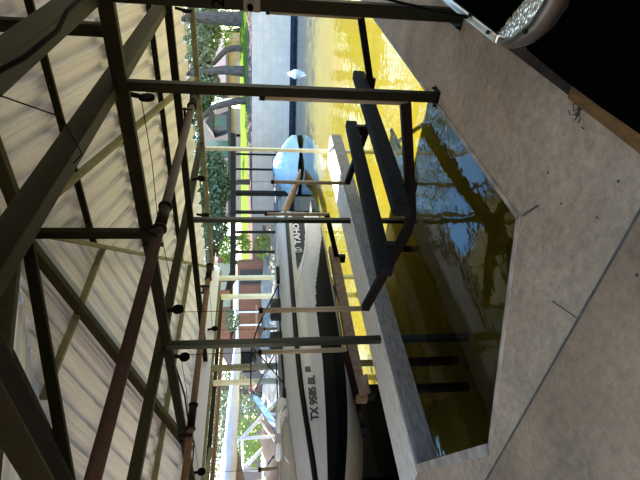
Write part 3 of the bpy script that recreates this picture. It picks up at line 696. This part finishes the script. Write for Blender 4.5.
def leaves(mb, c, r, n, size, flat=1.0):
    c = Vector(c)
    for k in range(n):
        while True:
            v = Vector((random.uniform(-1, 1), random.uniform(-1, 1), random.uniform(-1, 1)))
            if .15 < v.length < 1: break
        p = c + Vector((v.x * r[0], v.y * r[1], v.z * r[2]))
        a = Vector((random.gauss(0, 1), random.gauss(0, 1), random.gauss(0, 1))).normalized(); b2 = a.orthogonal().normalized()
        q = a.cross(b2); b2 = b2 * math.cos(k) + q * math.sin(k); q = a.cross(b2); s = size * random.uniform(.6, 1.4)
        mb.poly([p - b2 * s, p + q * s * .5, p + b2 * s, p - q * s * .5])
def tree(base, trunk, crowns, leafm, n, size, label, r0=.3, branches=()):
    t = thing('tree', base, label, 'tree', 'trees on the far bank')
    b_ = MB(); b_.tube([base] + trunk, [r0 * (1 - .55 * i / len(trunk)) for i in range(len(trunk) + 1)], 10)
    tk = b_.build('trunk', M['bark'], t)
    for br in branches:
        b_ = MB(); b_.tube(br, [r0 * .6 * (1 - .7 * i / (len(br) - 1)) for i in range(len(br))], 8); b_.build('branch', M['bark'], tk)
    b_ = MB()
    for c, r in crowns: leaves(b_, c, r, n, size)
    b_.build('foliage', leafm, t)
    return t
V = Vector
tree(at(251, 19, 36), [at(236, 19, 36), at(215, 18, 36), at(190, 17, 36), at(150, 15, 36)], [(at(120, 20, 36), (5, 5, 3.6)), (at(198, 36, 39), (2.6, 2.4, 1.5)), (at(210, 27, 40), (2.0, 1.6, .9))], M['leaf_grey'], 1800, .17,
     'tall straight grey tree on the far bank rightmost beyond the seawall', .62)
tree(at(251, 72, 35), [at(238, 71, 35), at(224, 70, 35), at(205, 72, 35), at(170, 74, 35)], [(at(125, 80, 35), (4.4, 4, 3.4)), (at(198, 60, 36), (1.7, 1.7, .9)), (at(207, 82, 36), (1.3, 1.3, .9))], M['leaf_grey'], 1500, .17,
     'grey trunked tree on the far bank in front of the tan house', .42)
tree(at(247, 49, 36), [at(236, 48, 36), at(226, 50, 36), at(220, 56, 36), at(214, 63, 36), at(203, 66, 36), at(192, 68, 36)], [(at(193, 50, 37), (2.4, 2.4, .8))], M['leaf_grey'], 600, .11,
     'crooked leaning tree with a bent dark trunk on the far bank', .26)
tree(at(249, 100, 35), [at(238, 101, 35), at(224, 104, 35), at(212, 108, 35), at(203, 116, 35), at(190, 122, 35)], [(at(201, 102, 36), (1.3, 1.3, .8)), (at(183, 118, 36), (3, 3, 1.4)), (at(135, 135, 36), (4.2, 4, 2.8))], M['leaf_dark'], 1400, .16,
     'leaning dark tree behind the corner post, beside the brick house', .30)
tree(at(250, 182, 33), [at(238, 182, 33), at(222, 186, 33), at(205, 188, 33), at(185, 190, 33)], [(at(217, 186, 33), (1.4, 1.4, 1.1)), (at(212, 170, 34), (1.6, 1.6, 1.0)), (at(210, 204, 34), (1.8, 1.8, 1.1)), (at(190, 185, 34), (3, 3, 1.5)), (at(145, 195, 34), (3.8, 4, 2.4))], M['leaf_dark'], 1300, .15,
     'dark leafy tree behind the flat boathouse roof on the far bank', .2)
tree(at(244, 238, 31), [at(230, 238, 31), at(215, 236, 31), at(195, 235, 31)], [(at(214, 226, 31.5), (1.7, 1.7, .9)), (at(190, 240, 32), (3, 3, 1.3)), (at(165, 250, 32), (3, 3, 1.6))], M['leaf_dark'], 1300, .14,
     'dark leafy tree over the end of the red boarded house', .16)
tree(at(262, 395, 24), [at(245, 392, 24), at(225, 388, 24), at(190, 385, 24)], [(at(232, 400, 25), (1.8, 1.8, .9)), (at(215, 420, 25), (2.5, 2.5, 1.0)), (at(185, 400, 25), (4, 4, 1.6))], M['leaf_grey'], 1300, .11,
     'tree seen beneath the folded canvas at the far left', .14)
for (x0, y0, d0, mm, lab) in ((205, 30, 62, 'leaf_grey', 'pale feathery tree far behind the tan house'), (200, 95, 64, 'leaf_grey', 'pale tree rising behind the brick house roof'), (203, 150, 66, 'leaf_dark', 'dark tree rising behind the middle of the brick house'), (203, 205, 62, 'leaf_grey', 'pale tree behind the left end of the brick house'), (205, 262, 48, 'leaf_dark', 'dark tree behind the red boarded house roof'), (205, 330, 48, 'leaf_grey', 'pale tree above the white railing'), (210, 450, 40, 'leaf_grey', 'pale tree far behind the folded canvas')):
    sc = d0 / 60
    tree(at(240, y0, d0), [at(225, y0 + 2, d0), at(205, y0 - 2, d0)], [(at(212, y0, d0), (4.2 * sc, 3, 2.6 * sc)), (at(190, y0 + 10, d0), (4.5 * sc, 3, 2.6 * sc))], M[mm], 800, .20 * sc, lab, .3 * sc)
def shrub(c, r, m, n, size, label, cat='shrub'):
    b_ = MB(); leaves(b_, c, r, n, size); o = b_.build('shrub', m, loc=tuple(Vector(c) - Vector((0, 0, r[2])))); tag(o, label, cat, 'shrubs on the far bank', 'thing')
shrub(at(228, 250, 30), (.9, .9, .55), M['leaf_lime'], 500, .09, 'lime green shrub under the eave of the red boarded house')
shrub(at(243, 243, 29), (.65, .65, .5), M['leaf_lime'], 450, .08, 'lime green shrub at the top of the stone bank')
shrub(at(262, 246, 27), (.5, 1.2, .5), M['leaf_lime'], 450, .08, 'low yellow green shrub nearest the boat stern')
shrub(at(207, 172, 40), (1.1, .8, .6), M['leaf_lime'], 300, .11, 'yellow green shrub high beside the brick house roof')
shrub(at(250, 440, 18), (1.0, 1.0, .6), M['leaf_lime'], 700, .07, 'bright shrub behind the white tower tubes')
shrub(at(232, 320, 28.6), (.8, .6, .5), M['leaf_dark'], 400, .08, 'dark shrub against the railing of the red boarded house')
shrub(at(252, 405, 19), (.6, .5, .4), M['leaf_grey'], 300, .07, 'grey green shrub beside the orange flowers')
shrub(at(224, 12, 42), (3.0, 1.0, 1.1), M['leaf_lime'], 700, .14, 'sunlit green hedge behind the rightmost tree')
b_ = MB(); leaves(b_, at(254, 387, 19), (.20, .2, .2), 120, .05); tag(b_.build('flower_clump', M['flower']), 'orange flowers beyond the white windscreen posts', 'flowers', kind='thing')

def quadbox(x0, x1, y0, y1, d, thick):
    """a box whose front fills photo columns x0..x1 (top..bottom) and rows y0..y1 at depth d, thick metres deep"""
    a = at(x1, y1, d); c = at(x0, y0, d); r0, r1 = a.dot(RIGHT), at(x0, y0, d).dot(RIGHT)
    return r0, r1, a.z, at(x0, y0, d).z
def rbox(mb, x0, x1, y0, y1, d, thick, mi=0):
    r0, r1, z0, z1 = quadbox(x0, x1, y0, y1, d, thick)
    vs = [mb.bm.verts.new(gd(r, dd, z)) for r in (r0, r1) for dd in (d, d + thick) for z in (z0, z1)]
    mb._hexa(vs, mi); return mb
# tan house on the right
h = thing('house', at(243, 70, 55), 'tan cedar house with a pale roof behind the crooked tree', 'house')
rbox(MB(), 226, 250, 40, 86, 55, 5).build('wall', M['tan_wall'], h)
b_ = MB(); p = [at(228, 34, 54.5), at(228, 90, 54.5), at(207, 84, 58), at(207, 42, 58)]; b_.prism(p, (0, 0, .25)); b_.build('roof', M['roof_pale'], h)
rbox(MB(), 236, 243, 62, 66, 54.95, .04).build('window', M['glass_grey'], h)
rbox(MB(), 236, 243, 48, 53, 54.95, .04).build('window', M['glass_grey'], h)
h = thing('shed', at(243, 36, 48), 'small reddish cabin behind the rightmost tree', 'shed')
rbox(MB(), 226, 244, 32, 41, 48, 2).build('wall', M['tan_wall'], h); rbox(MB(), 224, 226, 31, 42, 47.8, 2.4).build('roof', M['roof_grey'], h)
rbox(MB(), 231, 236, 35, 38, 47.95, .04).build('window', M['glass_grey'], h)
# brick house
h = thing('house', at(245, 155, 50), 'brick house with a broad weathered roof and gabled dormer', 'house')
rbox(MB(), 230, 251, 108, 215, 50, 6).build('wall', M['brick'], h)
b_ = MB(); b_.prism([at(231, 104, 49.4), at(231, 218, 49.4), at(200, 210, 55), at(200, 120, 55)], (0, 0, .3)); b_.build('roof', M['roof_grey'], h)
dm = rbox(MB(), 212, 230, 114, 130, 49.6, 4).build('dormer', M['roof_pale'], h)
rbox(MB(), 215, 226, 118, 126, 49.55, .05).build('window', M['glass_grey'], dm)
b_ = MB(); b_.prism([at(213, 110, 49.3), at(213, 133, 49.3), at(205, 122, 49.3)], HEAD * 4); b_.build('gable_roof', M['roof_grey'], dm)
for y0 in (140, 150, 160, 172): rbox(MB(), 207, 228, y0, y0 + 8, 48.9, .06).build('window', M['glass_grey'], h)
rbox(MB(), 236, 251, 134, 137, 49.95, .05).build('door', M['dark_wood'], h)
# flat roofed boathouse with its dark posts
h = thing('boathouse', at(285, 200, 25), 'open boathouse with a thin dark flat roof on slender posts', 'boathouse')
b_ = MB(); b_.prism([at(235, 133, 30), at(236, 270, 22), at(231, 290, 22), gd(at(231, 290, 22).dot(RIGHT), 27, at(231, 290, 22).z), gd(at(235, 133, 30).dot(RIGHT), 31, at(235, 133, 30).z)], (0, 0, .26)); b_.build('roof', M['dark_wood'], h)
for y, d, w_ in ((154, 28.6, .09), (169, 27.6, .09), (193, 26.2, .22), (212, 25.2, .13), (232, 24.2, .10), (252, 23, .10)):
    tp = at(236, y, d); b_ = MB(); b_.bar((tp.x, tp.y, ZB), tp, w_, w_, (0, 1, 0)); b_.build('post', M['dark_wood'], h)
b_ = MB(); b_.prism([at(279, 150, 29), at(285, 260, 23.4), at(279, 262, 26), at(275, 160, 31)], (0, 0, .18)); b_.build('deck', M['dock_side'], h)
# blue covered boat
c0 = at(297, 165, 26); 
bt = thing('covered_boat', (c0.x, c0.y, ZW), 'small boat under a light blue tarpaulin moored by the seawall', 'boat')
b_ = MB(); rows = []
for i in range(13):
    s = i / 12; r_ = -1.6 + 3.2 * s; hgt = .10 + 1.35 * math.sin(math.pi * min(1, s * .92 + .05)) ** .8 * (1 - .25 * s); wdt = .1 + .9 * math.sin(math.pi * s) ** .6
    rows.append([c0 + RIGHT * r_ + HEAD * (1.1 * wdt * math.cos(a)) + UPW * (-.30 + .30 * 1 + hgt * max(0, math.sin(a)) ** .8 + (.04 * math.sin(5 * a + i))) for a in [math.pi * k / 12 for k in range(13)]])
b_.grid(rows); b_.build('tarpaulin', M['tarp_blue'], bt)
b_ = MB(); rows = []
for i in range(13):
    s = i / 12; r_ = -1.6 + 3.2 * s; wdt = .1 + .85 * math.sin(math.pi * s) ** .6
    rows.append([c0 + RIGHT * r_ + HEAD * (1.1 * wdt * math.cos(a)) + UPW * (.08 - .32 * math.sin(a)) for a in [math.pi * k / 8 for k in range(9)]])
b_.grid(rows); b_.build('hull', M['hull_black'], bt)
rp = thing('gangway', at(298, 190, 22), 'pinkish plank gangway sloping down beside the blue covered boat', 'gangway')
b_ = MB(); b_.bar(at(300, 176, 24), at(283, 216, 21), .75, .08); b_.build('planks', M['ramp'], rp)
for s in (-.38, .38):
    b_ = MB(); b_.bar(at(300, 176, 24) + HEAD * s + UPW * .06, at(283, 216, 21) + HEAD * s + UPW * .06, .06, .12); b_.build('side_rail', M['ramp'], rp)
b_ = MB(); b_.blob(at(285, 73, 27), (.25, .25, .25), 2); b_.bm.free(); b_ = MB()
pp = at(293.5, 74, 28); b_.tube([(pp.x, pp.y, ZW - .1), (pp.x, pp.y, ZW + .12), (pp.x, pp.y, ZW + .5)], [.25, .28, .06], 14)
tag(b_.build('buoy', M['white_paint']), 'white buoy floating at the foot of the far seawall', 'buoy', kind='thing')

# red boarded house with railing and stone bank
h = thing('house', at(262, 305, 30), 'red brown boarded house with a white railing beyond the windscreen', 'house')
rbox(MB(), 237, 263, 262, 345, 30, 4).build('lower_wall', M['boards_red'], h)
rbox(MB(), 211, 230, 256, 345, 30.6, 4).build('upper_wall', M['boards_red'], h)
for y0, y1 in ((263, 275), (282, 290), (297, 307)): rbox(MB(), 214, 231, y0, y1, 30.5, .08).build('window', M['glass_grey'], h)
rbox(MB(), 205, 211, 250, 350, 29.6, 6).build('roof', M['roof_grey'], h)
rl = rbox(MB(), 235.5, 238.5, 276, 470, 29, .12).build('railing', M['white_paint'], h)
for y in (298, 312, 325, 344): rbox(MB(), 238, 262, y - .6, y + .6, 29, .1).build('railing_post', M['white_paint'], h)
rbox(MB(), 255.5, 257.5, 305, 345, 29.3, .12).build('door_frame', M['tan_wall'], h)
rbox(MB(), 240, 262, 270, 284, 29.9, .08).build('lower_door', M['roof_grey'], h)  # plain grey door panel in the lower wall
b_ = MB(); rows = []
for i in range(14):
    row = []
    for k in range(9):
        p = at(262 + 34 * k / 8, 225 + 260 * i / 13, 28.5 - 6.0 * k / 8); p.z += .12 * math.sin(i * 2.3 + k * 1.7); row.append(p)
    rows.append(row)
b_.grid(rows, smooth=False); tag(b_.build('stone_bank', M['stone']), 'pale stone bank below the red boarded house', 'bank', kind='structure')
h = thing('house', at(240, 345, 34), 'pink roofed gable seen past the railing', 'house')
b_ = MB(); b_.prism([at(238, 326, 34), at(238, 384, 34), at(220, 352, 34)], HEAD * 3); b_.build('roof', M['roof_pale'], h)
rbox(MB(), 238, 262, 330, 480, 34.2, 3).build('wall', M['roof_pale'], h)
rbox(MB(), 241, 256, 352, 372, 34.1, .06).build('window', M['dark_wood'], h)

# ------------------------------------------------------------------ neighbour's slip at the far left
b_ = MB(); prof = rib_profile(-1.0, 10.4)
b_.grid([[(-8.62, y, 2.76 + h) for y, h in prof], [(-10.35, y, 2.82 + h) for y, h in prof]], smooth=False)
tag(b_.build('ceiling', M['sheet']), kind='structure')
b_ = MB(); b_.box((-8.61, -.3, 2.60), (-8.57, 9.72, 3.14)); tag(b_.build('trim_5', M['sheet']), kind='structure')
for x, lab in ((-9.25, 'pale beam under the neighbouring roof, nearest the left eave'), (-10.25, 'olive beam at the outer edge of the neighbouring roof')):
    member('tie_beam', (x, -.8, 2.66), (x, 10.3, 2.66), .06, .10, P if x > -10 else G, lab, 'beam')
member('rafter', (-9.3, 4.2, 2.62), (-10.2, 5.6, 2.62), .06, .08, P, 'pale slanting brace under the neighbouring roof', 'rafter')
b_ = MB(); b_.tube([(-9.95, .5, 2.52), (-9.95, 8.4, 2.52)], .05, 12); tag(b_.build('drive_shaft', M['rust_tan']), 'tan rusty shaft beneath the neighbouring roof beside the blue canvas', 'shaft', kind='thing')

def farther(b_, k=1.09):
    for v in b_.bm.verts: v.co = Vector((v.co.x * k, v.co.y * k, 1.6 + (v.co.z - 1.6) * k))
cb = thing('covered_boat', (-10.9, 6.5, ZW), 'covered boat with a white tube tower and folded blue canvas, behind the white boat', 'boat')
b_ = MB(); rows = []
for i in range(15):
    y = 3.0 + 4.2 * i / 14; s = i / 14; wd_ = 1.1 * min(1, .25 + 2.2 * s) * (1 if s < .9 else .95)
    rows.append([(-12.0 + .9 * wd_ * math.cos(a), y, .75 + (.70 + .10 * math.sin(i * 1.1)) * max(0, math.sin(a)) ** .7 + .02 * math.sin(7 * a + i)) for a in [math.pi * k / 14 for k in range(15)]])
b_.grid(rows); b_.build('cover', M['tarp_brown'], cb)
b_ = MB(); rows = []
for i in range(15):
    y = 3.0 + 4.2 * i / 14; s = i / 14; wd_ = 1.1 * min(1, .25 + 2.2 * s)
    rows.append([(-12.0 + .9 * wd_ * math.cos(a), y, .77 - .85 * math.sin(a) * min(1, .3 + s * 2)) for a in [math.pi * k / 10 for k in range(11)]])
b_.grid(rows); b_.build('hull', M['hull_white'], cb)
TW = M['white_paint']
b_ = MB()
b_.tube([(-10.1, 6.95, .80), (-10.15, 6.35, 1.45), (-10.2, 5.75, 2.0)], .045, 10)
b_.tube([(-11.7, 6.95, .80), (-11.65, 6.35, 1.45), (-11.6, 5.75, 2.0)], .045, 10)
b_.tube([(-10.1, 5.75, .85), (-10.2, 5.80, 1.95), (-11.6, 5.80, 1.95), (-11.7, 5.75, .85)], .042, 10)
b_.tube([(-10.1, 6.3, .85), (-10.15, 6.32, 1.42)], .035, 10); b_.tube([(-10.1, 5.05, .75), (-10.12, 5.6, 1.2), (-10.15, 6.25, 1.6)], .022, 8)
b_.tube([(-10.15, 7.8, 1.75), (-10.15, 7.2, 1.2), (-10.1, 6.9, .85)], .028, 8); b_.tube([(-10.15, 7.0, 1.75), (-10.15, 7.7, 1.25), (-10.1, 8.1, .85)], .028, 8)
farther(b_); b_.build('tower', TW, cb)
b_ = MB(); rows = []
for i in range(17):
    y = 4.5 + 4.2 * i / 16; k = i / 16; cz = 2.24 - .10 * k; rr = .185 * (1 - .55 * k)
    rows.append([(-10.3 - .5 * (1 - k) * 0 + rr * .9 * math.cos(a) * (1 + .12 * math.sin(3 * a + i * .8)), y, cz + rr * math.sin(a) * (1 + .10 * math.sin(2 * a + i * 1.3))) for a in [2 * math.pi * q / 14 for q in range(14)]])
b_.grid(rows, close=True); farther(b_); b_.build('folded_canvas', M['canvas_blue'], cb)
b_ = MB(); b_.grid([[(-10.32, 4.6 + .16 * i, 2.16 - .02 * k * 3 * max(0, 1 - i / 8) - .012 * k) for k in range(6)] for i in range(9)]); farther(b_); o = b_.build('canvas_flap', M['canvas_beige'], cb)
o.modifiers.new('thickness', 'SOLIDIFY').thickness = .02
